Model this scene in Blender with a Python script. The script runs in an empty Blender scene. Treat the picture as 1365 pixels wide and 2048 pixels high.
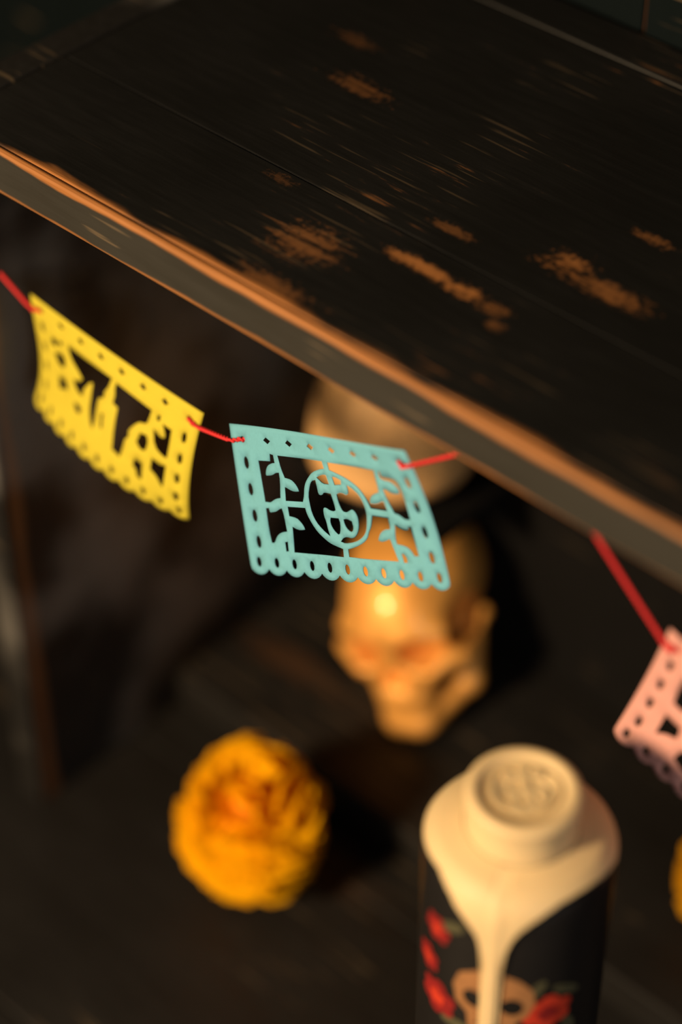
import bpy, math, random
import numpy as np
from mathutils import Vector, Matrix
from mathutils.geometry import delaunay_2d_cdt

random.seed(4); rng = np.random.default_rng(4)
S = bpy.context.scene
COL = S.collection

# ---------------------------------------------------------------- camera
LENS = 80.0
PITCH = math.radians(42.0)            # looks down over the front edge of the shelf
AZ = math.radians(47.5)               # turned towards the left end of the shelf
CAM = np.array([0.0, 0.0, 0.474])     # z = 0 is the top face of the shelf
cam_d = bpy.data.cameras.new('camera'); cam = bpy.data.objects.new('camera', cam_d)
COL.objects.link(cam); S.camera = cam
cam_d.sensor_fit = 'VERTICAL'; cam_d.sensor_height = 36.0; cam_d.lens = LENS
cam_d.clip_start = 0.02
cam.location = CAM
fh = Vector((-math.cos(AZ), math.sin(AZ), 0.0))
fwd = fh * math.cos(PITCH) + Vector((0, 0, -math.sin(PITCH)))
cam.rotation_euler = fwd.to_track_quat('-Z', 'Y').to_euler()
cam_d.dof.use_dof = True
cam_d.dof.focus_distance = 0.852
cam_d.dof.aperture_fstop = 2.35

# ---------------------------------------------------------------- world, lamps, exposure
W = bpy.data.worlds.new('world'); S.world = W; W.use_nodes = True
W.node_tree.nodes['Background'].inputs[0].default_value = (0.80, 0.86, 0.90, 1)
W.node_tree.nodes['Background'].inputs[1].default_value = 0.06

def area_lamp(name, loc, target, size, power, color):
    d = bpy.data.lights.new(name, 'AREA'); d.shape = 'DISK'; d.size = size
    d.energy = power; d.color = color
    o = bpy.data.objects.new(name, d); COL.objects.link(o); o.location = loc
    o.rotation_euler = (Vector(target) - Vector(loc)).to_track_quat('-Z', 'Y').to_euler()
    return o

# warm room lamp in front of the cabinet, to the left of the camera
area_lamp('warm_lamp', (-0.60, -0.70, 0.46), (-0.45, 0.55, -0.20), 0.20, 32.5, (1.0, 0.72, 0.42))
# weak soft light from the room on the right
area_lamp('room_light', (0.95, -0.40, 0.30), (-0.55, 0.55, -0.28), 0.55, 5.0, (1.0, 0.93, 0.85))

S.view_settings.view_transform = 'Standard'
S.view_settings.look = 'None'
S.view_settings.gamma = 1.0
S.view_settings.use_curve_mapping = False
S.view_settings.exposure = 0.0
S.cycles.use_denoising = True
S.cycles.max_bounces = 6

# ---------------------------------------------------------------- helpers
def tag(o, label=None, category=None, group=None, kind=None):
    if label: o['label'] = label
    if category: o['category'] = category
    if group: o['group'] = group
    if kind: o['kind'] = kind
    return o

def empty(name, loc):
    o = bpy.data.objects.new(name, None); COL.objects.link(o); o.location = loc
    o.empty_display_size = 0.02
    return o

def wloc(o):
    p = Vector((0, 0, 0))
    while o is not None:
        p = p + o.location; o = o.parent
    return p

def mesh_obj(name, verts, faces, mat, parent=None, smooth=True, origin=None):
    """vertices in world metres; one mesh object linked under its parent"""
    verts = np.asarray(verts, float)
    base = np.array(wloc(parent)) if parent else np.zeros(3)
    org = np.array(origin if origin is not None else (base if parent else verts.mean(0)))
    me = bpy.data.meshes.new(name)
    me.from_pydata((verts - org).tolist(), [], [list(map(int, f)) for f in faces])
    me.update()
    if smooth: me.polygons.foreach_set('use_smooth', [True] * len(me.polygons))
    me.materials.append(mat)
    o = bpy.data.objects.new(name, me); COL.objects.link(o)
    if parent: o.parent = parent
    o.location = org - base
    return o

def box_data(x0, x1, y0, y1, z0, z1):
    v = [(x, y, z) for z in (z0, z1) for y in (y0, y1) for x in (x0, x1)]
    f = [(0, 2, 3, 1), (4, 5, 7, 6), (0, 1, 5, 4), (2, 6, 7, 3), (0, 4, 6, 2), (1, 3, 7, 5)]
    return v, f

def box(name, x0, x1, y0, y1, z0, z1, mat, parent=None, bevel=0.0015):
    v, f = box_data(x0, x1, y0, y1, z0, z1)
    o = mesh_obj(name, v, f, mat, parent, smooth=False)
    if bevel:
        m = o.modifiers.new('bevel', 'BEVEL'); m.width = bevel; m.segments = 2
    return o

def lathe(profile, cx, cy, n=64):
    v, f = [], []
    k = len(profile)
    for i in range(n):
        a = 2 * math.pi * i / n
        for r, z in profile: v.append((cx + r * math.cos(a), cy + r * math.sin(a), z))
    for i in range(n):
        j = (i + 1) % n
        for q in range(k - 1):
            f.append((i * k + q, j * k + q, j * k + q + 1, i * k + q + 1))
    return v, f

# ---------------------------------------------------------------- material helpers
class NT:
    def __init__(s, name):
        s.m = bpy.data.materials.new(name); s.m.use_nodes = True
        s.t = s.m.node_tree; s.b = s.t.nodes['Principled BSDF']
        s.out = s.t.nodes['Material Output']
    def n(s, typ, **kw):
        o = s.t.nodes.new(typ)
        for k, v in kw.items(): setattr(o, k, v)
        return o
    def link(s, a, b): s.t.links.new(a, b)
    def val(s, sock, v):
        if hasattr(v, 'is_output'): s.link(v, sock)
        else: sock.default_value = v
    def math(s, op, a, b=0.0, c=0.0, clamp=False):
        o = s.n('ShaderNodeMath', operation=op, use_clamp=clamp)
        for i, v in enumerate((a, b, c)): s.val(o.inputs[i], v)
        return o.outputs[0]
    def noise(s, vec, scale, detail=4.0, rough=0.55, stretch=None, offset=(0, 0, 0), dist=0.0):
        mp = s.n('ShaderNodeMapping')
        mp.inputs['Scale'].default_value = stretch or (1, 1, 1)
        mp.inputs['Location'].default_value = offset
        s.link(vec, mp.inputs['Vector'])
        o = s.n('ShaderNodeTexNoise')
        o.inputs['Scale'].default_value = scale; o.inputs['Detail'].default_value = detail
        o.inputs['Roughness'].default_value = rough; o.inputs['Distortion'].default_value = dist
        s.link(mp.outputs[0], o.inputs['Vector'])
        return o.outputs['Fac']
    def ramp(s, f, a, b, lo=0.0, hi=1.0):
        o = s.n('ShaderNodeMapRange', interpolation_type='SMOOTHSTEP')
        s.val(o.inputs['Value'], f)
        o.inputs['From Min'].default_value = a; o.inputs['From Max'].default_value = b
        o.inputs['To Min'].default_value = lo; o.inputs['To Max'].default_value = hi
        return o.outputs[0]
    def mix(s, f, a, b):
        o = s.n('ShaderNodeMix', data_type='RGBA')
        s.val(o.inputs['Factor'], f)
        for k, v in ((6, a), (7, b)):
            if hasattr(v, 'is_output'): s.link(v, o.inputs[k])
            else: o.inputs[k].default_value = (*v, 1)
        return o.outputs[2]
    def bump(s, h, strength=0.3, dist=0.001):
        o = s.n('ShaderNodeBump'); o.inputs['Strength'].default_value = strength
        o.inputs['Distance'].default_value = dist
        s.link(h, o.inputs['Height']); s.link(o.outputs[0], s.b.inputs['Normal'])

def simple(name, col, rough=0.6, noise=0.0, scale=60, spec=0.5, metal=0.0, bump=0.0):
    t = NT(name)
    t.b.inputs['Roughness'].default_value = rough
    t.b.inputs['Specular IOR Level'].default_value = spec
    t.b.inputs['Metallic'].default_value = metal
    g = t.n('ShaderNodeNewGeometry').outputs['Position']
    nz = t.noise(g, scale)
    k = 1 - noise
    t.link(t.mix(nz, tuple(c * k for c in col), tuple(min(1, c * (1 + noise)) for c in col)), t.b.inputs['Base Color'])
    if bump: t.bump(nz, bump, 0.0005)
    return t.m

PAINT = (0.0072, 0.0070, 0.0066)
BARE = (0.36, 0.145, 0.042)           # bare orange-brown wood where the paint has gone

def worn_paint(name, paint=PAINT, edge=None, spots=(), streak=(0.70, 0.78), grey=0.0, rough=0.5, axis='X', spec=0.35, spot_break=(0.40, 0.56), scuff=0.35, fs=210, field=None):
    """old dark paint on wood: streaks worn along the grain, scuffed spots, rubbed edges, fine scratches"""
    t = NT(name)
    P = t.n('ShaderNodeNewGeometry').outputs['Position']
    sp = t.n('ShaderNodeSeparateXYZ'); t.link(P, sp.inputs[0])
    X, Y, Z = sp.outputs
    st = {'X': (0.09, 1, 1), 'Z': (1, 1, 0.09), 'Y': (1, 0.09, 1)}[axis]
    fine = t.noise(P, fs, 6, 0.65, st)
    mid = t.noise(P, 55, 5, 0.6, (st[0] * 1.8 if axis == 'X' else st[0], st[1], st[2]))
    blot = t.noise(P, 14, 3, 0.5)
    rag = t.noise(P, 330, 5, 0.7)
    streakm = t.ramp(t.math('ADD', t.math('MULTIPLY', fine, 0.62), t.math('MULTIPLY', blot, 0.45)), streak[0], streak[1])
    fld = t.ramp(X, field[0], field[1]) if field else 1.0      # streaks and scratches fade out towards the far end
    wear = t.math('MULTIPLY', t.math('MULTIPLY', streakm, 0.42), fld)
    for (sx, sy, rx, ry, amt) in spots:
        dx = t.math('MULTIPLY', t.math('SUBTRACT', X, sx), 1 / rx)
        dy = t.math('MULTIPLY', t.math('SUBTRACT', Y, sy), 1 / ry)
        d = t.math('SQRT', t.math('ADD', t.math('MULTIPLY', dx, dx), t.math('MULTIPLY', dy, dy)))
        d = t.math('ADD', d, t.math('ADD', t.math('MULTIPLY', t.math('SUBTRACT', mid, 0.5), 2.4),
                                    t.math('MULTIPLY', t.math('SUBTRACT', rag, 0.5), 2.6)))
        core = t.ramp(d, 1.05, 0.2)
        wear = t.math('MAXIMUM', wear, t.math('MULTIPLY', t.math('MULTIPLY', core, t.ramp(t.math('ADD', fine, t.math('MULTIPLY', core, 0.07)), spot_break[0], spot_break[1])), amt))
    if edge:
        for (sock, pos, width, amt) in edge:
            s_ = {'X': X, 'Y': Y, 'Z': Z}[sock]
            d = t.math('MULTIPLY', t.math('ABSOLUTE', t.math('SUBTRACT', s_, pos)), 1 / width)
            d = t.math('ADD', d, t.math('ADD', t.math('MULTIPLY', t.math('SUBTRACT', mid, 0.5), 2.0),
                                        t.math('MULTIPLY', t.math('SUBTRACT', blot, 0.5), 2.2)))
            wear = t.math('MAXIMUM', wear, t.math('MULTIPLY', t.ramp(d, 1.15, 0.55), amt))
    bare = t.mix(fine, tuple(c * 0.55 for c in BARE), tuple(min(1, c * 1.3) for c in BARE))
    scr = t.ramp(t.math('MULTIPLY', t.noise(P, 520, 3, 0.5, (0.035, 1, 0.6), (3, 1, 2)), t.ramp(blot, 0.35, 0.62, 0.70, 1.10)), 0.65, 0.74)
    base = t.mix(t.math('MULTIPLY', t.math('MULTIPLY', scr, scuff), fld), paint, (0.20, 0.14, 0.080))
    if grey:
        g = t.ramp(t.noise(P, 11, 3, 0.5, offset=(0.3, 0.1, 0.7)), 0.40, 0.64, 0.0, grey)
        base = t.mix(g, base, (0.24, 0.225, 0.205))
    t.link(t.mix(wear, base, bare), t.b.inputs['Base Color'])
    t.link(t.ramp(t.math('ADD', t.math('MULTIPLY', blot, 0.5), t.math('MULTIPLY', fine, 0.5)), 0.3, 0.7, rough - 0.12, rough + 0.15), t.b.inputs['Roughness'])
    t.b.inputs['Specular IOR Level'].default_value = spec
    t.bump(t.math('SUBTRACT', t.math('MULTIPLY', fine, 0.6), t.math('MULTIPLY', wear, 0.5)), 0.35, 0.0006)
    return t.m
HOLES_b=[[[1.39,1.49],[2.09,1.48],[2.14,1.15],[2.31,1.19],[2.31,1.5],[2.13,1.51],[1.86,1.63],[1.71,1.84],[1.65,2.05],[1.69,2.12],[1.9,2.11],[2.09,2.07],[2.29,1.97],[2.46,1.94],[2.43,2.25],[2.28,3.0],[2.03,3.04],[1.81,3.14],[1.68,3.22],[1.39,3.22]],[[1.37,3.53],[1.51,3.51],[1.51,3.61],[1.55,3.7],[1.72,3.69],[1.93,3.65],[2.12,3.54],[2.26,3.49],[2.3,3.77],[2.34,4.44],[2.08,4.47],[1.87,4.56],[1.69,4.71],[1.54,4.97],[1.4,4.97],[1.36,4.45]],[[2.16,4.94],[2.29,4.91],[2.26,5.29],[2.15,5.31]],[[2.6,1.19],[4.49,1.19],[5.32,1.18],[5.34,1.47],[4.99,1.53],[4.53,1.7],[4.25,1.92],[3.99,2.17],[3.82,2.44],[3.71,2.78],[3.58,3.07],[2.59,3.11],[2.68,2.54],[2.79,2.59],[3.04,2.69],[3.28,2.71],[3.49,2.67],[3.47,2.5],[3.32,2.28],[3.12,2.14],[2.78,2.1],[2.67,1.72]],[[2.64,3.39],[3.64,3.37],[3.66,3.61],[3.87,4.03],[4.12,4.37],[4.44,4.62],[4.71,4.79],[4.99,4.89],[5.43,4.99],[5.39,5.31],[4.6,5.29],[3.71,5.3],[2.61,5.32],[2.69,4.75],[2.72,4.24],[2.88,4.33],[3.14,4.38],[3.44,4.32],[3.4,4.14],[3.24,3.95],[3.04,3.8],[2.64,3.76]],[[5.68,1.19],[7.24,1.2],[8.5,1.22],[8.44,1.51],[8.41,1.94],[8.36,2.21],[8.07,2.3],[7.82,2.44],[7.67,2.66],[7.66,2.81],[7.9,2.83],[8.19,2.77],[8.41,2.66],[8.5,2.67],[8.55,3.04],[7.63,3.0],[7.54,2.64],[7.34,2.25],[7.08,2.01],[6.73,1.81],[6.33,1.66],[5.67,1.5]],[[7.6,3.34],[8.51,3.35],[8.46,3.47],[8.46,3.64],[8.41,3.85],[8.14,3.87],[7.88,4.0],[7.69,4.19],[7.57,4.44],[7.76,4.5],[7.95,4.47],[8.27,4.33],[8.47,5.26],[6.58,5.28],[5.73,5.28],[5.75,4.98],[6.16,4.88],[6.69,4.65],[7.0,4.42],[7.17,4.12],[7.37,3.88],[7.55,3.47]],[[8.86,1.2],[8.83,1.47],[9.03,1.51],[9.55,1.53],[9.69,1.66],[9.74,1.96],[9.76,2.17],[9.73,3.32],[9.45,3.34],[9.29,3.22],[9.14,3.13],[8.95,3.1],[8.77,2.47],[8.71,2.06],[8.89,2.08],[9.1,2.21],[9.35,2.25],[9.63,2.19],[9.66,1.96],[9.52,1.76],[9.28,1.62],[8.95,1.6],[8.76,1.54],[8.78,1.3]],[[8.8,3.61],[8.93,3.74],[9.18,3.83],[9.4,3.85],[9.5,3.79],[9.53,3.66],[9.66,3.67],[9.62,4.14],[9.65,4.95],[9.44,4.95],[9.3,4.68],[9.06,4.53],[8.62,4.49],[8.64,4.21]],[[8.75,4.91],[8.86,4.97],[8.95,5.08],[8.95,5.28],[8.78,5.29]],[[5.2,1.79],[5.36,1.79],[5.41,2.16],[5.04,2.15],[4.87,2.0],[4.75,1.94],[5.0,1.85]],[[5.74,1.83],[5.91,1.82],[6.21,1.92],[6.16,2.09],[5.77,2.15]],[[4.62,2.07],[4.4,2.14],[4.24,2.32],[4.02,2.77],[4.0,3.1],[4.02,3.53],[4.18,3.9],[4.45,4.18],[4.84,4.48],[4.75,4.23],[4.74,3.85],[4.67,3.6],[4.7,3.32],[4.78,3.21],[4.92,3.21],[5.13,3.31],[5.32,3.33],[5.45,3.28],[5.44,3.05],[5.39,2.6],[4.99,2.58],[4.9,2.69],[4.73,2.74],[4.61,2.67],[4.61,2.34]],[[6.52,2.1],[6.81,2.25],[7.1,2.5],[7.24,2.88],[7.27,3.24],[7.15,3.66],[7.0,4.04],[6.79,4.28],[6.51,4.46],[6.21,4.58],[5.92,4.65],[5.64,4.69],[5.41,4.66],[5.63,4.49],[5.84,4.45],[6.06,4.49],[6.28,4.43],[6.51,4.21],[6.67,3.89],[6.73,3.5],[6.64,3.25],[6.47,3.13],[6.26,3.23],[6.1,3.31],[5.9,3.29],[5.82,3.12],[5.76,2.87],[5.76,2.59],[5.98,2.51],[6.15,2.52],[6.34,2.59],[6.49,2.51],[6.55,2.3]],[[5.08,3.67],[5.53,3.66],[5.56,3.86],[5.45,4.27],[5.33,4.34],[5.16,4.2],[5.04,4.0],[5.02,3.83]],[[5.83,3.68],[6.04,3.64],[6.28,3.72],[6.29,3.97],[6.2,4.13],[6.09,4.16],[5.92,4.03],[5.85,3.86]]]
HOLES_y=[[[1.35,1.81],[1.57,1.62],[1.79,1.72],[1.66,1.94],[1.41,2.08]],[[1.92,1.55],[2.16,1.48],[2.1,1.66],[1.96,1.72]],[[1.6,2.45],[1.94,2.28],[2.3,2.23],[2.39,2.46],[2.31,2.77],[2.06,2.85],[1.8,2.77]],[[1.95,3.63],[2.28,3.46],[2.54,3.49],[2.7,3.73],[2.07,4.15],[2.0,3.86]],[[2.62,1.39],[2.89,1.38],[4.25,1.34],[5.64,1.26],[5.5,1.8],[5.29,2.13],[5.33,2.47],[5.14,2.55],[4.96,2.74],[4.94,3.73],[4.95,4.47],[4.77,4.3],[4.58,3.64],[4.59,3.07],[4.56,2.19],[4.33,2.22],[4.06,2.64],[3.88,2.96],[3.86,3.34],[3.65,3.32],[3.32,3.17],[3.17,2.9],[3.46,2.87],[3.73,2.69],[3.84,2.45],[3.5,2.22],[3.15,2.04],[2.92,1.9]],[[3.37,4.09],[3.7,4.02],[3.9,4.1],[3.83,4.35],[3.59,4.39]],[[5.39,3.37],[5.47,3.34],[5.53,4.04],[5.44,4.08]],[[6.02,1.32],[8.26,1.39],[8.19,1.87],[8.12,2.15],[7.7,2.26],[7.3,2.81],[7.16,3.14],[7.25,3.39],[7.05,3.62],[7.02,4.05],[6.92,4.75],[6.43,4.65],[6.38,3.39],[6.37,2.39],[6.01,2.36],[6.11,1.96],[6.01,1.67]],[[8.71,1.46],[8.82,1.35],[8.83,1.58],[8.73,1.62]],[[9.07,1.65],[9.56,1.68],[9.58,2.3],[9.61,3.11],[9.33,3.1],[8.9,2.91],[8.61,2.15],[8.88,2.33],[9.23,2.36],[9.39,2.22],[9.33,1.96]],[[8.85,3.66],[9.22,3.74],[9.49,3.7],[9.63,3.58],[9.6,4.87],[9.49,4.71],[9.25,4.42],[8.85,4.24]],[[7.96,2.82],[8.29,2.74],[8.41,3.02],[8.34,3.49],[8.06,3.54],[7.84,3.33],[7.95,3.05]],[[7.87,4.29],[8.07,4.32],[8.3,4.28],[8.36,5.17],[8.14,5.15],[8.05,4.77],[7.83,4.69]]]
HOLES_p=[[[1.45,3.71],[1.71,3.75],[2.19,3.71],[2.27,4.24],[2.07,4.35],[1.79,4.46],[1.45,4.81]],[[1.4,1.5],[2.2,1.45],[2.4,2.0],[2.2,2.75],[1.91,2.96],[1.48,2.94],[1.42,2.3]],[[2.7,4.54],[2.6,5.13],[3.11,5.32],[4.2,5.3],[4.25,4.6],[3.4,4.2]],[[6.02,1.32],[8.26,1.39],[8.19,1.87],[8.12,2.15],[7.7,2.26],[7.3,2.81],[7.16,3.14],[7.25,3.39],[7.05,3.62],[7.02,4.05],[6.92,4.75],[6.43,4.65],[6.38,3.39],[6.37,2.39],[6.01,2.36],[6.11,1.96],[6.01,1.67]],[[8.71,1.46],[8.82,1.35],[8.83,1.58],[8.73,1.62]],[[9.07,1.65],[9.56,1.68],[9.58,2.3],[9.61,3.11],[9.33,3.1],[8.9,2.91],[8.61,2.15],[8.88,2.33],[9.23,2.36],[9.39,2.22],[9.33,1.96]],[[8.85,3.66],[9.22,3.74],[9.49,3.7],[9.63,3.58],[9.6,4.87],[9.49,4.71],[9.25,4.42],[8.85,4.24]],[[7.96,2.82],[8.29,2.74],[8.41,3.02],[8.34,3.49],[8.06,3.54],[7.84,3.33],[7.95,3.05]],[[7.87,4.29],[8.07,4.32],[8.3,4.28],[8.36,5.17],[8.14,5.15],[8.05,4.77],[7.83,4.69]],[[2.75,1.3],[5.5,1.25],[5.1,2.2],[5.0,3.2],[4.4,3.9],[3.4,3.7],[3.3,2.6]]]
PATCH_b=[[[-0.48278,0.4638,-0.08213],[-0.47031,0.45603,-0.10842],[-0.45749,0.44851,-0.13431]],[[-0.45212,0.46458,-0.06883],[-0.43995,0.46005,-0.09521],[-0.42744,0.45312,-0.12096]],[[-0.42186,0.46255,-0.05506],[-0.40967,0.46116,-0.08132],[-0.39717,0.45645,-0.10718]],[[-0.39174,0.46033,-0.04119],[-0.37968,0.46263,-0.06718],[-0.36724,0.45961,-0.09274]]]
PATCH_y=[[[-0.60075,0.46774,-0.0819],[-0.60171,0.46937,-0.10145],[-0.60245,0.47023,-0.12102],[-0.60474,0.46589,-0.13952]],[[-0.55083,0.46642,-0.0857],[-0.55243,0.46283,-0.10462],[-0.55412,0.45914,-0.12357],[-0.55579,0.4564,-0.14271]],[[-0.50137,0.46809,-0.0901],[-0.50273,0.46254,-0.10879],[-0.50446,0.46043,-0.12797],[-0.50694,0.46244,-0.14696]]]
PATCH_p=[[[-0.28129,0.4689,-0.06041],[-0.28785,0.4674,-0.08868],[-0.29487,0.46179,-0.1163]],[[-0.18467,0.45698,-0.08285],[-0.19129,0.45778,-0.11119],[-0.19805,0.45777,-0.13961]]]
# ---------------------------------------------------------------- the room
FLOOR_Z = -1.10
m_floor = simple('dark_floor', (0.006, 0.005, 0.005), 0.8, 0.4, 8, spec=0.08)
m_wall = worn_paint('blue_black_wall_paint', (0.0035, 0.0058, 0.0064), spec=0.04, rough=0.75, streak=(0.78, 0.85), axis='Z')
v, f = box_data(-3.0, 2.5, -2.5, 0.75, FLOOR_Z - 0.05, FLOOR_Z)
tag(mesh_obj('floor', v, f, m_floor, smooth=False), kind='structure')
v, f = box_data(-3.0, 2.5, 0.6895, 0.75, FLOOR_Z, 1.2)
wall = tag(mesh_obj('wall_back', v, f, simple('seam_wood', (0.10, 0.035, 0.010), 0.8, 0.4, 40), smooth=False), kind='structure')
xs = -0.463 - 0.12 * 12
for i in range(24):                      # upright boards, a worn open joint between each pair
    x0, x1 = xs + i * 0.12 + 0.0010, xs + (i + 1) * 0.12 - 0.0010
    box('plank', x0, x1, 0.6865 + 0.0006 * ((i * 7) % 3), 0.6894, FLOOR_Z + 0.001, 1.2, m_wall, wall, 0.0008)

# ---------------------------------------------------------------- the cabinet
BX0, BX1 = -0.638, 0.34                  # left end, right end
YF, YB = 0.451, 0.685                    # front edge, back edge
TZ = -0.405                               # top face of the lower counter
cab = empty('shelf_cabinet', (-0.15, 0.40, FLOOR_Z))
tag(cab, 'old black-painted wooden shelf cabinet with orange worn edges', 'cabinet')
top_spots = [(-0.463, 0.487, 0.017, 0.012, 0.42), (-0.432, 0.502, 0.006, 0.0025, 0.8), (-0.42, 0.5035, 0.016, 0.0035, 0.95),
             (-0.400, 0.5025, 0.012, 0.0045, 1.0), (-0.387, 0.5015, 0.010, 0.005, 0.55), (-0.381, 0.494, 0.005, 0.004, 0.4),
             (-0.385, 0.540, 0.012, 0.007, 0.7), (-0.365, 0.536, 0.020, 0.006, 0.55), (-0.372, 0.572, 0.012, 0.0035, 0.4),
             (-0.52, 0.578, 0.016, 0.007, 0.30), (-0.545, 0.603, 0.014, 0.005, 0.18), (-0.497, 0.510, 0.010, 0.004, 0.2),
             (-0.43, 0.528, 0.010, 0.003, 0.32), (-0.455, 0.459, 0.02, 0.007, 0.4)]
m_front = worn_paint('worn_paint_front_board', edge=[('Y', YF - 0.0008, 0.0068, 0.95)], spots=top_spots, streak=(0.645, 0.74), rough=0.46, scuff=0.22, fs=330, field=(-0.585, -0.50))
m_top = worn_paint('worn_paint_boards', spots=top_spots, streak=(0.645, 0.74), rough=0.46, scuff=0.22, fs=330, field=(-0.585, -0.50))
m_lip = worn_paint('worn_paint_front_face', (0.024, 0.0225, 0.0185), edge=[('Z', -0.0, 0.0028, 0.95), ('Z', -0.0205, 0.0022, 0.75)], rough=0.55)
m_in = worn_paint('worn_paint_inside', (0.010, 0.0092, 0.0085), grey=0.36, streak=(0.78, 0.86), rough=0.50, axis='Z')
m_side = worn_paint('worn_paint_side', (0.010, 0.0092, 0.0085), edge=[('Y', YF + 0.0115, 0.0040, 0.30)], grey=0.45, streak=(0.78, 0.86), rough=0.50, axis='Z')
m_back = worn_paint('worn_paint_back', (0.006, 0.0056, 0.0055), spec=0.08, scuff=0.1, streak=(0.8, 0.9), rough=0.65, axis='Z')
m_low = worn_paint('worn_paint_counter', (0.0085, 0.0075, 0.0068), spots=[(-0.59, 0.60, 0.05, 0.012, 0.13), (-0.50, 0.52, 0.06, 0.014, 0.12)], streak=(0.74, 0.84), rough=0.52)
tb = box('top_board', BX0 + 0.0165, BX1, YF + 0.0035, 0.5149, -0.020, 0.0, m_front, cab, 0.0007)
box('top_board', BX0 + 0.0165, BX1, 0.5152, 0.6617, -0.020, -0.0002, m_top, cab, 0.0007)
box('top_board', BX0 + 0.0165, BX1, 0.6624, YB, -0.020, 0.0002, m_top, cab, 0.0012)
box('front_edging', BX0, BX1, YF, YF + 0.0034, -0.0205, 0.0, m_lip, cab, 0.0014)
box('side_panel', BX0, BX0 + 0.016, YF + 0.0036, YB, TZ, 0.0008, m_side, cab, 0.0016)
box('side_panel', BX1, BX1 + 0.016, YF, YB, TZ, 0.0008, m_side, cab, 0.0016)
box('back_panel', BX0 + 0.0163, BX1 - 0.0003, 0.6825, YB - 0.0005, TZ, -0.0202, m_back, cab, 0)
for a, b in ((-0.02, 0.17), (0.171, 0.36), (0.361, 0.52), (0.521, YB)):
    box('counter_board', BX0 - 0.35, BX1 + 0.30, a, b, TZ - 0.028, TZ, m_low, cab, 0.0012)
box('back_step', BX0 + 0.0165, BX1 - 0.0005, 0.552, 0.6820, TZ + 0.0002, TZ + 0.022, m_low, cab, 0.0012)
box('ledge', -0.596, -0.500, 0.612, 0.6820, -0.2620, -0.2545, m_back, cab, 0.0012)
box('base_panel', BX0 - 0.33, BX1 + 0.28, 0.0, YB, FLOOR_Z, TZ - 0.0285, m_in, cab, 0.002)

# ---------------------------------------------------------------- paper flags
UNIT = 0.00909
LS = 5.85
def basis(t, n):
    xs_ = np.linspace(0, 1, n); t = np.asarray(t, float); B = np.ones((n,) + t.shape)
    for i in range(n):
        for j in range(n):
            if i != j: B[i] *= (t - xs_[j]) / (xs_[i] - xs_[j])
    return B
def ev(P, u, v):
    P = np.asarray(P); nu, nv, _ = P.shape
    return np.einsum('i...,j...,ijk->...k', basis(np.asarray(u) / 11, nu), basis(np.asarray(v) / 6.4, nv), P)
def normal(P, u, v):
    e = 0.02
    n = np.cross(ev(P, u + e, v) - ev(P, u - e, v), ev(P, u, v + e) - ev(P, u, v - e))
    n = n / np.linalg.norm(n, axis=-1, keepdims=True)
    return np.where((n @ np.array([0, -1.0, 0.3]))[..., None] < 0, -n, n)

def chaikin(poly):
    """round the gentle bends of a cut-out, keep its sharp corners"""
    P = np.array(poly, float); out = []
    n = len(P)
    for i in range(n):
        a, b, c = P[i - 1], P[i], P[(i + 1) % n]
        d1, d2 = b - a, c - b
        ang = math.degrees(math.acos(max(-1, min(1, d1 @ d2 / (np.linalg.norm(d1) * np.linalg.norm(d2) + 1e-9)))))
        if ang > 62: out.append(b)
        else: out += [b - d1 * 0.25, b + d2 * 0.25]
    return np.array(out)

def grow(poly, d):
    """push the outline of a cut-out outwards by d units"""
    P = np.asarray(poly, float); A_, B_ = np.roll(P, 1, 0), np.roll(P, -1, 0)
    area = 0.5 * np.sum(P[:, 0] * B_[:, 1] - B_[:, 0] * P[:, 1])
    def nrm(e):
        n_ = np.column_stack([e[:, 1], -e[:, 0]]); return n_ / (np.linalg.norm(n_, axis=1, keepdims=True) + 1e-9)
    n_ = nrm(P - A_) + nrm(B_ - P)
    n_ = n_ / np.maximum(np.linalg.norm(n_, axis=1, keepdims=True), 0.8)
    return P + n_ * d * (1 if area > 0 else -1)

def oval(u, v, ru, rv, n=14, power=1.0):
    a = np.linspace(0, 2 * math.pi, n, endpoint=False)
    c, s = np.cos(a), np.sin(a)
    return np.stack([u + ru * np.sign(c) * np.abs(c) ** power, v + rv * np.sign(s) * np.abs(s) ** (1 / power)], 1)

def flag_outline():
    pts = [(0, 0)] + [(u, 0) for u in np.arange(0.5, 11, 0.5)] + [(11, 0)]
    pts += [(11, v) for v in np.arange(0.5, 5.6, 0.5)]
    R, cv = 0.6, 5.80
    a0 = math.acos(0.5 / R)
    for i in range(10, -1, -1):
        cu = 0.5 + i
        s = 0.05 if i == 10 else a0
        e = math.pi - 0.05 if i == 0 else math.pi - a0
        for k in range(9):
            a = s + (e - s) * k / 8
            if k == 8 and i > 0: continue
            pts.append((min(11, max(0, cu + R * math.cos(a))), cv + R * math.sin(a)))
    pts += [(0, v) for v in np.arange(5.5, 0.2, -0.5)]
    return np.array(pts)

def inside(pts, loops):
    x, y = pts[:, 0], pts[:, 1]; c = np.zeros(len(pts), bool)
    for L in loops:
        x0, y0 = L[:, 0], L[:, 1]; x1, y1 = np.roll(x0, -1), np.roll(y0, -1)
        for k in range(len(L)):
            if y0[k] == y1[k]: continue
            hit = ((y0[k] > y) != (y1[k] > y)) & (x < (x1[k] - x0[k]) * (y - y0[k]) / (y1[k] - y0[k]) + x0[k])
            c ^= hit
    return c

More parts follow.
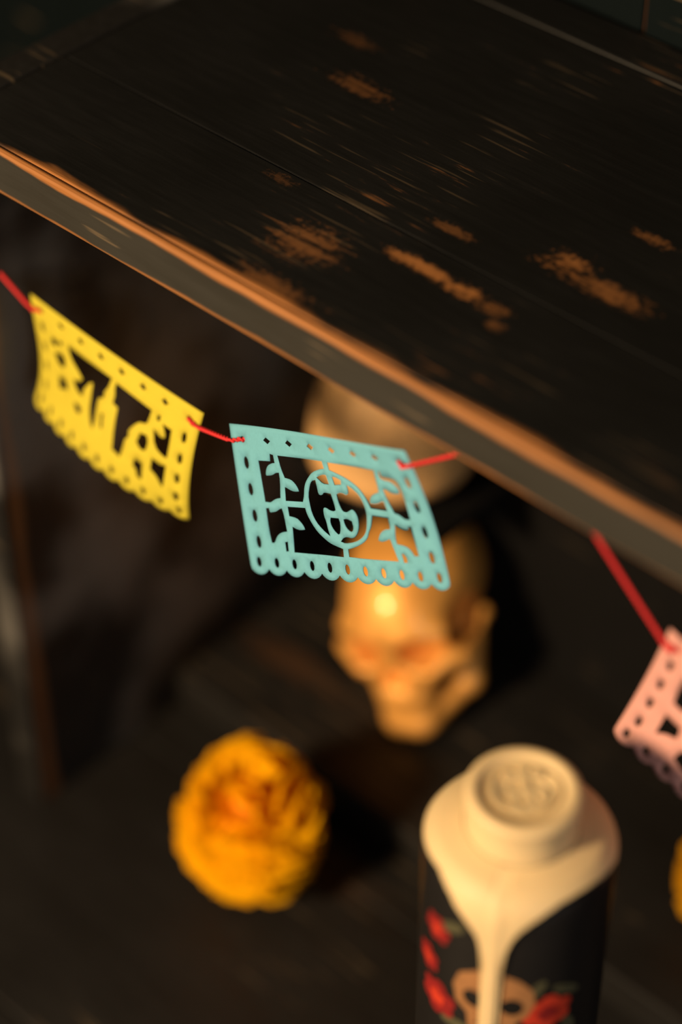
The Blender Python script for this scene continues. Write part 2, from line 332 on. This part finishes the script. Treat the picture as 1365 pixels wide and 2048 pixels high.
def cut_sheet(loops, step=0.4):
    """triangulate a sheet with cut-outs (even-odd), with inner points so that it can bend"""
    pts, edges = [], []
    for L in loops:
        b = len(pts); n = len(L)
        pts += [tuple(q) for q in L]; edges += [(b + i, b + (i + 1) % n) for i in range(n)]
    lo, hi = loops[0].min(0), loops[0].max(0)
    g = np.stack(np.meshgrid(np.arange(lo[0] + step / 2, hi[0], step), np.arange(lo[1] + step / 2, hi[1], step)), -1).reshape(-1, 2)
    allp = np.array(pts)
    far = np.sqrt(((g[:, None] - allp[None]) ** 2).sum(-1)).min(1) > step * 0.35
    g = g[inside(g, loops) & far]
    pts += [tuple(q) for q in g]
    V, E, T = delaunay_2d_cdt([Vector(p) for p in pts], edges, [], 0, 1e-5)[:3]
    V = np.array([tuple(q) for q in V]); T = np.array([t for t in T if len(t) == 3])
    T = T[inside(V[T].mean(1), loops)]
    used = np.unique(T); remap = -np.ones(len(V), int); remap[used] = np.arange(len(used))
    return V[used], remap[T]

def paper(name, col, glow):
    t = NT(name)
    P = t.n('ShaderNodeNewGeometry').outputs['Position']
    fib = t.noise(P, 900, 4, 0.7); soft = t.noise(P, 90, 3)
    c = t.mix(t.math('ADD', t.math('MULTIPLY', fib, 0.6), t.math('MULTIPLY', soft, 0.4)), tuple(x * 0.84 for x in col), tuple(min(1, x * 1.14) for x in col))
    t.link(c, t.b.inputs['Base Color']); t.b.inputs['Roughness'].default_value = 0.85
    t.b.inputs['Specular IOR Level'].default_value = 0.2
    t.bump(fib, 0.25, 0.0002)
    tr = t.n('ShaderNodeBsdfTranslucent'); t.link(c, tr.inputs['Color'])
    mx = t.n('ShaderNodeMixShader'); mx.inputs[0].default_value = glow
    t.link(t.b.outputs[0], mx.inputs[1]); t.link(tr.outputs[0], mx.inputs[2]); t.link(mx.outputs[0], t.out.inputs['Surface'])
    return t.m

MARGIN = [oval(u, v, 0.13, 0.27, 14, 1.25) for u in (0.66, 10.34) for v in (1.6, 2.73, 3.86, 4.98)]
MARGIN += [oval(0.5 + i, LS, 0.13, 0.22, 12, 1.2) for i in range(11)]
MARGIN += [np.array([(u - 0.22, 0.58), (u - 0.02, 0.43), (u + 0.22, 0.58), (u + 0.02, 0.73)]) for u in (2.1, 3.46, 4.82, 6.18, 7.54, 8.9)]
MARGIN += [oval(u, 0.62, 0.14, 0.14, 12) for u in (0.65, 10.35)]

def make_flag(name, P, holes, mat, label, d=0.03):
    loops = [flag_outline()] + MARGIN + [grow(chaikin(h), d) for h in holes]
    uv, T = cut_sheet(loops)
    pos = ev(P, uv[:, 0], uv[:, 1])
    o = mesh_obj(name, pos, T, mat, origin=ev(P, 5.5, 0.0))
    m = o.modifiers.new('thickness', 'SOLIDIFY'); m.thickness = 0.00028; m.offset = 0
    return tag(o, label, 'paper flag', 'cut paper flags on the red string')

m_teal = paper('teal_paper', (0.15, 0.43, 0.55), 0.12)
m_yellow = paper('yellow_paper', (0.61, 0.51, 0.042), 0.12)
m_pink = paper('pink_paper', (0.66, 0.33, 0.29), 0.12)
make_flag('paper_flag', PATCH_b, HOLES_b, m_teal, 'teal cut paper flag with leaf sprigs and a round emblem')
make_flag('paper_flag', PATCH_y, HOLES_y, m_yellow, 'yellow cut paper flag with candle shapes, hanging left of the teal one', 0.055)
make_flag('paper_flag', PATCH_p, HOLES_p, m_pink, 'pink cut paper flag at the right edge, above the wax-topped bottle')

# red twisted cord: in front of each flag's margins, behind its middle
def catmull(P, step):
    P = np.array(P, float); out = []
    Q = np.vstack([2 * P[0] - P[1], P, 2 * P[-1] - P[-2]])
    for i in range(1, len(Q) - 2):
        p0, p1, p2, p3 = Q[i - 1:i + 3]
        n = max(2, int(np.linalg.norm(p2 - p1) / step))
        for k in range(n):
            t = k / n
            out.append(p1 + 0.5 * t * ((p2 - p0) + t * (2 * p0 - 5 * p1 + 4 * p2 - p3 + t * (3 * (p1 - p2) + p3 - p0))))
    out.append(P[-1]); return np.array(out)

def flag_pass(P):
    off = 0.0015
    o = []
    for u, k in ((0.0, 1), (0.35, 0.9), (0.65, 0.0), (1.0, -0.9), (3, -1), (5.5, -1), (8, -1), (10.0, -0.9), (10.35, 0.0), (10.65, 0.9), (11.0, 1)):
        v = 0.62 if u < 0.9 or u > 10.1 else (0.80 if u < 1.5 or u > 9.5 else 0.96)
        o.append(ev(P, u, v) + normal(P, u, v) * off * k)
    return o

path = [np.array([-0.6213, 0.4692, -0.0825])] + flag_pass(PATCH_y) + flag_pass(PATCH_b)
path += [np.array([-0.375, 0.4715, -0.0395]), np.array([-0.362, 0.4735, -0.0285]), np.array([-0.348, 0.474, -0.0215]),
         np.array([-0.330, 0.468, -0.0215]), np.array([-0.318, 0.463, -0.0255])]
path += flag_pass(PATCH_p) + [np.array([-0.165, 0.458, -0.072]), np.array([-0.10, 0.462, -0.040]), np.array([-0.06, 0.463, -0.0215])]
C_ = catmull(path, 0.0006)
Tn = np.gradient(C_, axis=0); Tn /= np.linalg.norm(Tn, axis=1, keepdims=True)
N1 = np.cross(Tn, [0, 0.2, 1.0]); N1 /= np.linalg.norm(N1, axis=1, keepdims=True); N2 = np.cross(Tn, N1)
L_ = np.concatenate([[0], np.cumsum(np.linalg.norm(np.diff(C_, axis=0), axis=1))])
vv, ff = [], []
for ply in range(2):
    a = L_ / 0.0042 * 2 * math.pi + ply * math.pi
    cen = C_ + 0.00048 * (np.cos(a)[:, None] * N1 + np.sin(a)[:, None] * N2)
    b0 = len(vv)
    for i in range(len(C_)):
        for k in range(6):
            q = k * math.pi / 3
            vv.append(cen[i] + 0.00056 * (math.cos(q) * N1[i] + math.sin(q) * N2[i]))
    for i in range(len(C_) - 1):
        for k in range(6):
            ff.append((b0 + i * 6 + k, b0 + i * 6 + (k + 1) % 6, b0 + (i + 1) * 6 + (k + 1) % 6, b0 + (i + 1) * 6 + k))
tag(mesh_obj('bunting_string', vv, ff, simple('red_cotton', (0.62, 0.018, 0.022), 0.75, 0.25, 900)),
    'thin twisted red string strung below the shelf edge', 'string')

# ---------------------------------------------------------------- wax-topped bottle
BXC, BYC = -0.288, 0.403
BAZ = math.radians(-54.449)             # the side of the bottle that faces the photographer
def wax_mat(name, col):
    t = NT(name); P = t.n('ShaderNodeNewGeometry').outputs['Position']
    nz = t.noise(P, 70, 3)
    t.link(t.mix(nz, tuple(c * 0.93 for c in col), tuple(min(1, c * 1.05) for c in col)), t.b.inputs['Base Color'])
    t.b.inputs['Roughness'].default_value = 0.5
    t.b.inputs['Specular IOR Level'].default_value = 0.3
    t.b.inputs['Subsurface Weight'].default_value = 0.08
    t.b.inputs['Subsurface Scale'].default_value = 0.004
    t.bump(nz, 0.15, 0.001)
    return t.m
m_wax = wax_mat('cream_wax', (0.665, 0.50, 0.275))
m_black = simple('black_glaze', (0.010, 0.009, 0.009), 0.35, 0.2, 80)
SH = [(0.0180, -0.1066), (0.0200, -0.1073), (0.0225, -0.1080), (0.0262, -0.1093), (0.0293, -0.1117), (0.0314, -0.1150), (0.0325, -0.1190), (0.0328, -0.1240), (0.0328, -0.40)]
bottle = empty('wax_topped_bottle', (BXC, BYC, TZ))
tag(bottle, 'black bottle with cream wax-dipped top and one long wax drip', 'bottle')
prof = [(0.0001, -0.109), (0.018, -0.109)] + SH[1:-1] + [(0.0328, -0.395), (0.0318, TZ + 0.004), (0.029, TZ + 0.0002), (0.0001, TZ + 0.0002)]
v, f = lathe(prof, BXC, BYC, 64)
mesh_obj('body', v, f, m_black, bottle)
cap = [(0.0001, -0.0915), (0.0138, -0.0915), (0.0146, -0.0908), (0.0156, -0.0900), (0.0172, -0.0900), (0.0187, -0.0904), (0.0195, -0.0914), (0.0197, -0.0927),
       (0.0193, -0.0936), (0.0190, -0.0946), (0.0191, -0.100), (0.0193, -0.1060), (0.0190, -0.1092), (0.0001, -0.1092)]
v, f = lathe(cap, BXC, BYC, 72)
m_capwax = m_wax
stop = mesh_obj('stopper', v, f, m_capwax, bottle)
# wax skirt: covers the shoulder down to a hem that runs out into one drip
hem = [(-180, -.1145), (-120, -.1160), (-75, -.1140), (-55, -.1130), (-45, -.1150), (-40, -.1166), (-32, -.1210), (-25, -.1252), (-20, -.1297), (-18, -.1345), (-17, -.142), (-16.2, -.160), (-15.5, -.236), (-12, -.244), (-8, -.244),
       (-4.8, -.236), (-4.2, -.160), (-3.8, -.142), (-2.8, -.1345), (0, -.1275), (4, -.1226), (9, -.1190), (18, -.1152), (28, -.1130), (40, -.1122), (53, -.1124), (80, -.1150), (120, -.1135), (180, -.1145)]
ha, hz = np.array(hem).T
azs = np.unique(np.concatenate([np.arange(-180, 180, 4.0), np.arange(-60, 60, 1.5), np.arange(-21, 2, 0.35)]))
sr, sz = np.array(SH).T
def body_r(z): return np.interp(-z, -sz, sr)
NV = 34; vv, ff = [], []
for a in azs:
    zl = np.interp(a, ha, hz)
    t = np.linspace(0, 1, NV)
    z = -0.1066 + (zl + 0.1066) * t
    th = 0.0016 * np.sqrt(np.clip((1 - t) / 0.06, 0.0, 1))
    if -15.5 < a < -4.8: th = th * (1 + 0.25 * math.cos((a + 10.2) / 5.4 * math.pi / 2))
    lat = min(1.0, np.interp(a, [-18.5, -15.6, -4.9, -1.5], [1, .55, .55, 1])) if -18.5 < a < -1.5 else 1.0
    for zz, h in zip(z, th):
        k = lat if zz < -0.140 else 1.0
        r = body_r(zz) + max(h * (k if (a < -14 or a > -6.4) else 1.0), 0.00002)
        q = BAZ + math.radians(a); vv.append((BXC + r * math.cos(q), BYC + r * math.sin(q), zz))
na = len(azs)
for i in range(na):
    j = (i + 1) % na
    for k in range(NV - 1): ff.append((i * NV + k, i * NV + k + 1, j * NV + k + 1, j * NV + k))
mesh_obj('wax_skirt', vv, ff, m_wax, bottle)
# emblem moulded into the stopper top: the same round mark as on the teal flag
emb = [oval(5.5, 3.27, 1.78, 1.60, 40)] + [chaikin(h) for h in HOLES_b[10:16]]
ep, et = cut_sheet(emb, 0.4)
ea = BAZ + math.radians(100)
ex, ey = np.array([math.cos(ea), math.sin(ea)]), np.array([math.sin(ea), -math.cos(ea)])
def on_top(p, z):
    q = (p - [5.5, 3.27]) * 0.0068
    xy = np.array([BXC, BYC]) + q[:, :1] * ex + q[:, 1:] * ey
    return np.column_stack([xy, np.full(len(p), z)])
nE = len(ep)
ev_ = np.vstack([on_top(ep, -0.0908), on_top(ep, -0.0916)])
cnt = {}
for t in et:
    for a, b in ((t[0], t[1]), (t[1], t[2]), (t[2], t[0])): cnt[(a, b)] = 1
side = [(a, b, b + nE, a + nE) for a, b in cnt if (b, a) not in cnt]
mesh_obj('emblem', ev_, [tuple(t) for t in et] + [tuple(t + nE)[::-1] for t in et] + side, m_capwax, stop, smooth=False)

# printed label: roses, leaves and a small skull on the black body
def print_patch(name, loops, az, z, sx, sz_, mat, lift=0.0003, step=0.25):
    p, t = cut_sheet([np.asarray(l, float) for l in loops], step)
    q = BAZ + math.radians(az) + p[:, 0] * sx / 0.0328
    r = 0.0328 + lift
    v = np.column_stack([BXC + r * np.cos(q), BYC + r * np.sin(q), z + p[:, 1] * sz_])
    return mesh_obj(name, v, t, mat, bottle)
def petals(n, r0, dr, ph=0.0):
    a = np.linspace(0, 2 * math.pi, 60, endpoint=False)
    r = r0 + dr * np.abs(np.sin(n * a / 2 + ph)) ** 0.6
    return np.column_stack([r * np.cos(a), r * np.sin(a)])
m_rose = simple('red_print', (0.50, 0.035, 0.014), 0.5, 0.35, 260)
m_rose2 = simple('dark_red_print', (0.22, 0.010, 0.010), 0.5, 0.35, 260)
m_bone = simple('tan_print', (0.30, 0.14, 0.055), 0.5, 0.3, 200)
m_leaf = simple('olive_print', (0.075, 0.070, 0.035), 0.5, 0.3, 200)
for az, z, s, ph in ((25, -.1690, .0090, 0.2), (-50, -.1400, .0062, 0.9), (-47, -.1760, .0085, 0.4), (-58, -.1600, .0060, 0.1)):
    print_patch('rose_print', [petals(6, 0.72, 0.33, ph)], az, z, s, s, m_rose if az > 0 else m_rose2, 0.00025)
    print_patch('rose_heart_print', [petals(5, 0.30, 0.16, ph)], az, z, s, s, m_rose2 if az > 0 else m_rose, 0.0004)
skull_print = [np.array([(-1, 0.35), (-0.85, 0.85), (-0.4, 1.2), (0.1, 1.28), (0.6, 1.1), (0.95, 0.7), (1.02, 0.2), (0.85, -0.25), (0.6, -0.45), (0.55, -1.0), (0.2, -1.15), (-0.25, -1.15), (-0.55, -0.95), (-0.6, -0.45), (-0.9, -0.2)]),
               oval(-0.45, 0.15, 0.27, 0.30, 14), oval(0.48, 0.12, 0.27, 0.30, 14), np.array([(0, -0.1), (0.16, -0.42), (-0.14, -0.42)]),
               np.array([(-0.4, -0.75), (0.4, -0.78), (0.4, -0.70), (-0.4, -0.67)])]
print_patch('skull_print', skull_print, -9, -.1660, .0145, .0150, m_bone)
for az, z, a in ((-38, -.1330, 0.6), (16, -.1560, 1.0), (36, -.1590, -0.6), (-33, -.1830, 0.3), (40, -.1800, -1.2)):
    l = oval(0, 0, 1.0, 0.38, 16, 1.2); c, s = math.cos(a), math.sin(a)
    print_patch('leaf_print', [np.column_stack([l[:, 0] * c - l[:, 1] * s, l[:, 0] * s + l[:, 1] * c])], az, z, .0062, .0062, m_leaf, 0.0002)

# ---------------------------------------------------------------- dome-topped jar on the back ledge
JX, JY = -0.548, 0.6345
JZ = 0.028
jar = empty('wax_topped_jar', (JX, JY, -0.2544))
tag(jar, 'blurred tan dome-topped jar half hidden by the shelf edge, above the skull', 'jar')
v, f = lathe([(0.0001, JZ - 0.2822), (0.028, JZ - 0.2822), (0.031, JZ - 0.2805), (0.031, JZ - 0.2740), (0.0001, JZ - 0.2740)], JX, JY, 48)
mesh_obj('body', v, f, m_black, jar)
dome = [(0.0001, JZ - 0.2690), (0.0375, JZ - 0.2690), (0.0402, JZ - 0.2675), (0.0405, JZ - 0.2610)]
for k in range(1, 15):
    a = k / 14 * math.pi / 2
    dome.append((max(0.0001, 0.0402 * math.cos(a) ** 0.9), JZ - 0.2600 + 0.058 * math.sin(a)))
v, f = lathe(dome, JX, JY, 56)
mesh_obj('dome_lid', v, f, simple('tan_wax', (0.74, 0.42, 0.165), 0.6, 0.1, 60), jar)
v, f = lathe([(0.0001, JZ - 0.2742), (0.030, JZ - 0.2742), (0.030, JZ - 0.2688), (0.0001, JZ - 0.2688)], JX, JY, 48)
mesh_obj('neck', v, f, m_black, jar)

# ---------------------------------------------------------------- golden skull
def surface_nets(F, lo, h):
    nx, ny, nz = F.shape
    s = F < 0
    c = [s[i:nx - 1 + i, j:ny - 1 + j, k:nz - 1 + k] for i in (0, 1) for j in (0, 1) for k in (0, 1)]
    cnt = sum(x.astype(int) for x in c); act = (cnt > 0) & (cnt < 8)
    idx = -np.ones(act.shape, int); ii = np.argwhere(act); idx[act] = np.arange(len(ii))
    acc = np.zeros((len(ii), 3)); w = np.zeros(len(ii))
    cor = np.array([(i, j, k) for i in (0, 1) for j in (0, 1) for k in (0, 1)])
    for a in range(8):
        for b in range(a + 1, 8):
            if np.abs(cor[a] - cor[b]).sum() != 1: continue
            fa = F[tuple((ii + cor[a]).T)]; fb = F[tuple((ii + cor[b]).T)]
            m = (fa < 0) != (fb < 0)
            t = np.where(m, fa / np.where(m, fa - fb, 1), 0)
            acc += np.where(m[:, None], cor[a] + t[:, None] * (cor[b] - cor[a]), 0); w += m
    V = lo + h * (ii + acc / w[:, None])
    faces = []
    for ax in range(3):
        b, d = [(1, 2), (2, 0), (0, 1)][ax]
        sl0 = [slice(None)] * 3; sl1 = [slice(None)] * 3
        sl0[ax] = slice(0, F.shape[ax] - 1); sl1[ax] = slice(1, F.shape[ax])
        A, B = s[tuple(sl0)], s[tuple(sl1)]
        for q in np.argwhere(A != B):
            if q[b] < 1 or q[d] < 1: continue
            if q[b] >= F.shape[b] - 1 or q[d] >= F.shape[d] - 1: continue
            e1 = np.zeros(3, int); e1[b] = 1; e2 = np.zeros(3, int); e2[d] = 1
            p = [idx[tuple(q - e1 - e2)], idx[tuple(q - e2)], idx[tuple(q)], idx[tuple(q - e1)]]
            faces.append(p if A[tuple(q)] else p[::-1])
    return V, faces

g = np.stack(np.meshgrid(np.arange(-5.4, 5.41, 0.2), np.arange(-7.4, 6.01, 0.2), np.arange(-7.6, 6.41, 0.2), indexing='ij'), -1)
def ell(c, r):
    q = (g - np.array(c)) / np.array(r); k = np.linalg.norm(q, axis=-1)
    return (k - 1) * min(r)
def cap_(a, b, r):
    a, b = np.array(a, float), np.array(b, float); t = np.clip(((g - a) @ (b - a)) / ((b - a) @ (b - a)), 0, 1)
    return np.linalg.norm(g - a - t[..., None] * (b - a), axis=-1) - r
def smin(a, b, k):
    h = np.clip(0.5 + 0.5 * (b - a) / k, 0, 1); return b + (a - b) * h - k * h * (1 - h)
def smax(a, b, k): return -smin(-a, -b, k)
D = ell((0, -1.3, 1.3), (3.9, 4.9, 3.9))
D = smin(D, ell((0, 2.0, 0.4), (3.0, 2.2, 2.3)), 1.2)
D = smin(D, ell((0, 2.3, -2.2), (2.4, 1.9, 2.6)), 0.8)
for s_ in (-1, 1):
    D = smin(D, cap_((s_ * 0.9, 3.7, 0.55), (s_ * 2.9, 2.7, 0.35), 0.62), 0.5)
    D = smin(D, cap_((s_ * 2.0, 3.4, -1.9), (s_ * 3.5, 2.1, -1.6), 0.72), 0.6)
    D = smin(D, cap_((s_ * 3.5, 2.1, -1.6), (s_ * 3.95, -0.9, -0.9), 0.48), 0.3)
    D = smin(D, cap_((s_ * 3.1, -0.6, -2.0), (s_ * 2.75, 0.4, -4.9), 0.75), 0.6)
    D = smin(D, cap_((s_ * 2.75, 0.4, -4.9), (s_ * 0.7, 3.4, -6.0), 0.75), 0.5)
D = smin(D, ell((0, 3.2, -5.9), (1.6, 0.95, 1.0)), 0.5)
D = smin(D, ell((0, 3.2, -3.9), (1.75, 1.1, 1.0)), 0.5)
D = smin(D, ell((0, 3.15, -4.9), (1.65, 0.95, 0.8)), 0.3)
for s_ in (-1, 1):
    D = smax(D, -ell((s_ * 1.65, 4.0, -0.75), (1.15, 2.9, 1.0)), 0.35)
    D = smax(D, -ell((s_ * 0.38, 4.6, -2.45), (0.42, 1.5, 0.75)), 0.2)
    D = smax(D, -ell((s_ * 3.5, 1.0, -0.2), (0.75, 1.7, 1.3)), 0.4)
D = smax(D, -cap_((-1.5, 4.2, -4.42), (1.5, 4.2, -4.42), 0.16), 0.1)
for k in range(-3, 4):
    D = smax(D, -cap_((k * 0.45, 4.35, -4.0), (k * 0.45, 4.3, -5.0), 0.10), 0.08)
SV, SF = surface_nets(D, np.array([-5.4, -7.4, -7.6]), 0.2)
def rotm(ax, deg):
    a = math.radians(deg); c, s = math.cos(a), math.sin(a)
    return np.array({'x': [[1, 0, 0], [0, c, -s], [0, s, c]], 'y': [[c, 0, s], [0, 1, 0], [-s, 0, c]], 'z': [[c, -s, 0], [s, c, 0], [0, 0, 1]]}[ax])
SKULL_POS = np.array([-0.527, 0.6275]); SKULL_YAW = 200.0; SKULL_PITCH = 4.0; SKULL_ROLL = 15.0; SK = 0.0087
SV = SV @ (rotm('z', SKULL_YAW) @ rotm('x', SKULL_PITCH) @ rotm('y', SKULL_ROLL)).T * SK
SV = SV + np.array([SKULL_POS[0], SKULL_POS[1], TZ + 0.0224 - SV[:, 2].min()])
def gold():
    t = NT('golden_lustre'); P = t.n('ShaderNodeNewGeometry').outputs['Position']
    nz = t.noise(P, 60, 4)
    t.link(t.mix(nz, (0.75, 0.32, 0.06), (0.95, 0.48, 0.11)), t.b.inputs['Base Color'])
    t.b.inputs['Metallic'].default_value = 0.35
    t.link(t.ramp(nz, 0.3, 0.7, 0.46, 0.58), t.b.inputs['Roughness'])
    t.b.inputs['Coat Weight'].default_value = 0.32; t.b.inputs['Coat Roughness'].default_value = 0.08
    return t.m
tag(mesh_obj('skull_ornament', SV, SF, gold(), origin=(SKULL_POS[0], SKULL_POS[1], TZ + 0.0222)),
    'blurred glossy golden skull standing behind the teal paper flag', 'skull')

# ---------------------------------------------------------------- marigolds
def petal_mesh(mat):
    nu, nv = 7, 5; v, f = [], []
    for j in range(nv):
        t = j / (nv - 1)
        for i in range(nu):
            s = i / (nu - 1) * 2 - 1
            w = 0.0030 + 0.0066 * math.sin(min(1, t * 1.15) * math.pi / 2)
            ruf = 0.0016 * math.sin(s * 7.5) * t * t
            v.append((s * w, 0.0042 * t * t * (1 - 0.3 * s * s) + ruf - 0.0022 * s * s, 0.017 * t - 0.0022 * s * s * t))
    for j in range(nv - 1):
        for i in range(nu - 1):
            a = j * nu + i; f.append((a, a + 1, a + nu + 1, a + nu))
    me = bpy.data.meshes.new('petal'); me.from_pydata(v, [], f); me.update()
    me.polygons.foreach_set('use_smooth', [True] * len(me.polygons)); me.materials.append(mat)
    return me
def marigold(cx, cy, cz, rx, rz_, me, core_mat, label, group, n=120, seed=1, TZ=TZ):
    rg = random.Random(seed)
    root = empty('marigold', (cx, cy, TZ))
    tag(root, label, 'flower', group)
    v, f = lathe([(0.0001, cz + rz_ * 0.72)] + [(rx * 0.74 * math.sin(a), cz + rz_ * 0.72 * math.cos(a)) for a in np.linspace(0.2, 2.7, 10)] + [(0.006, TZ + 0.004), (0.004, TZ + 0.0004), (0.0001, TZ + 0.0004)], cx, cy, 24)
    mesh_obj('calyx', v, f, core_mat, root)
    for k in range(n):
        z = 1 - 1.86 * (k + 0.5) / n; ph = k * 2.39996
        s = math.sqrt(max(0, 1 - z * z))
        d = Vector((s * math.cos(ph), s * math.sin(ph), z))
        p = Vector((d.x * rx * 0.76, d.y * rx * 0.76, cz - TZ + d.z * rz_ * 0.76))
        o = bpy.data.objects.new('petal', me); COL.objects.link(o); o.parent = root
        ax = Vector((0.20, -0.15, 0.95)).normalized()          # the open face of the bloom looks up
        tan = d * d.dot(ax) - ax
        tan = tan.normalized() if tan.length > 1e-3 else Vector((1, 0, 0))
        L = (d * rg.uniform(0.35, 0.75) + tan * 0.8 * (1 - 0.75 * max(0.0, d.dot(ax)) ** 4) + Vector((rg.uniform(-.2, .2), rg.uniform(-.2, .2), rg.uniform(-.2, .2)))).normalized()
        yv = (d - L * L.dot(d)).normalized(); xv = yv.cross(L)
        qt = Matrix((xv, yv, L)).transposed().to_quaternion()
        o.rotation_mode = 'QUATERNION'
        o.rotation_quaternion = qt
        o.location = p; sc = rg.uniform(0.85, 1.15) * rx / 0.036; o.scale = (sc, sc, sc)
    return root
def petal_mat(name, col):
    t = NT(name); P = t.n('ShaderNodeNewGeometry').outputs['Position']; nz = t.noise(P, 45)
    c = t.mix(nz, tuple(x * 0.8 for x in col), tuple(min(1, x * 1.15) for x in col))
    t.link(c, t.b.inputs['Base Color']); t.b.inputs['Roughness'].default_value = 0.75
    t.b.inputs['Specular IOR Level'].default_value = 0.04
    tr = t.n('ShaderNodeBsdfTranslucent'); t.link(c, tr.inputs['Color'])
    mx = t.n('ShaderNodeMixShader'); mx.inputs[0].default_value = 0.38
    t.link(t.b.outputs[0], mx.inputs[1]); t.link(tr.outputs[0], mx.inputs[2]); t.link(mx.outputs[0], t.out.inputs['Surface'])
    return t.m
m_mari = petal_mat('orange_petals', (1.0, 0.47, 0.003))
m_core = simple('dark_orange_core', (0.85, 0.28, 0.004), 0.8, 0.2, 60, spec=0.2)
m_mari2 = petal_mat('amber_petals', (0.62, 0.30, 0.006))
pm, pm2 = petal_mesh(m_mari), petal_mesh(m_mari2)
marigold(-0.506, 0.4900, -0.3590, 0.0300, 0.0425, pm, m_core, 'large bright orange marigold bloom left of the bottle', 'marigold blooms on the counter', 190, 1)
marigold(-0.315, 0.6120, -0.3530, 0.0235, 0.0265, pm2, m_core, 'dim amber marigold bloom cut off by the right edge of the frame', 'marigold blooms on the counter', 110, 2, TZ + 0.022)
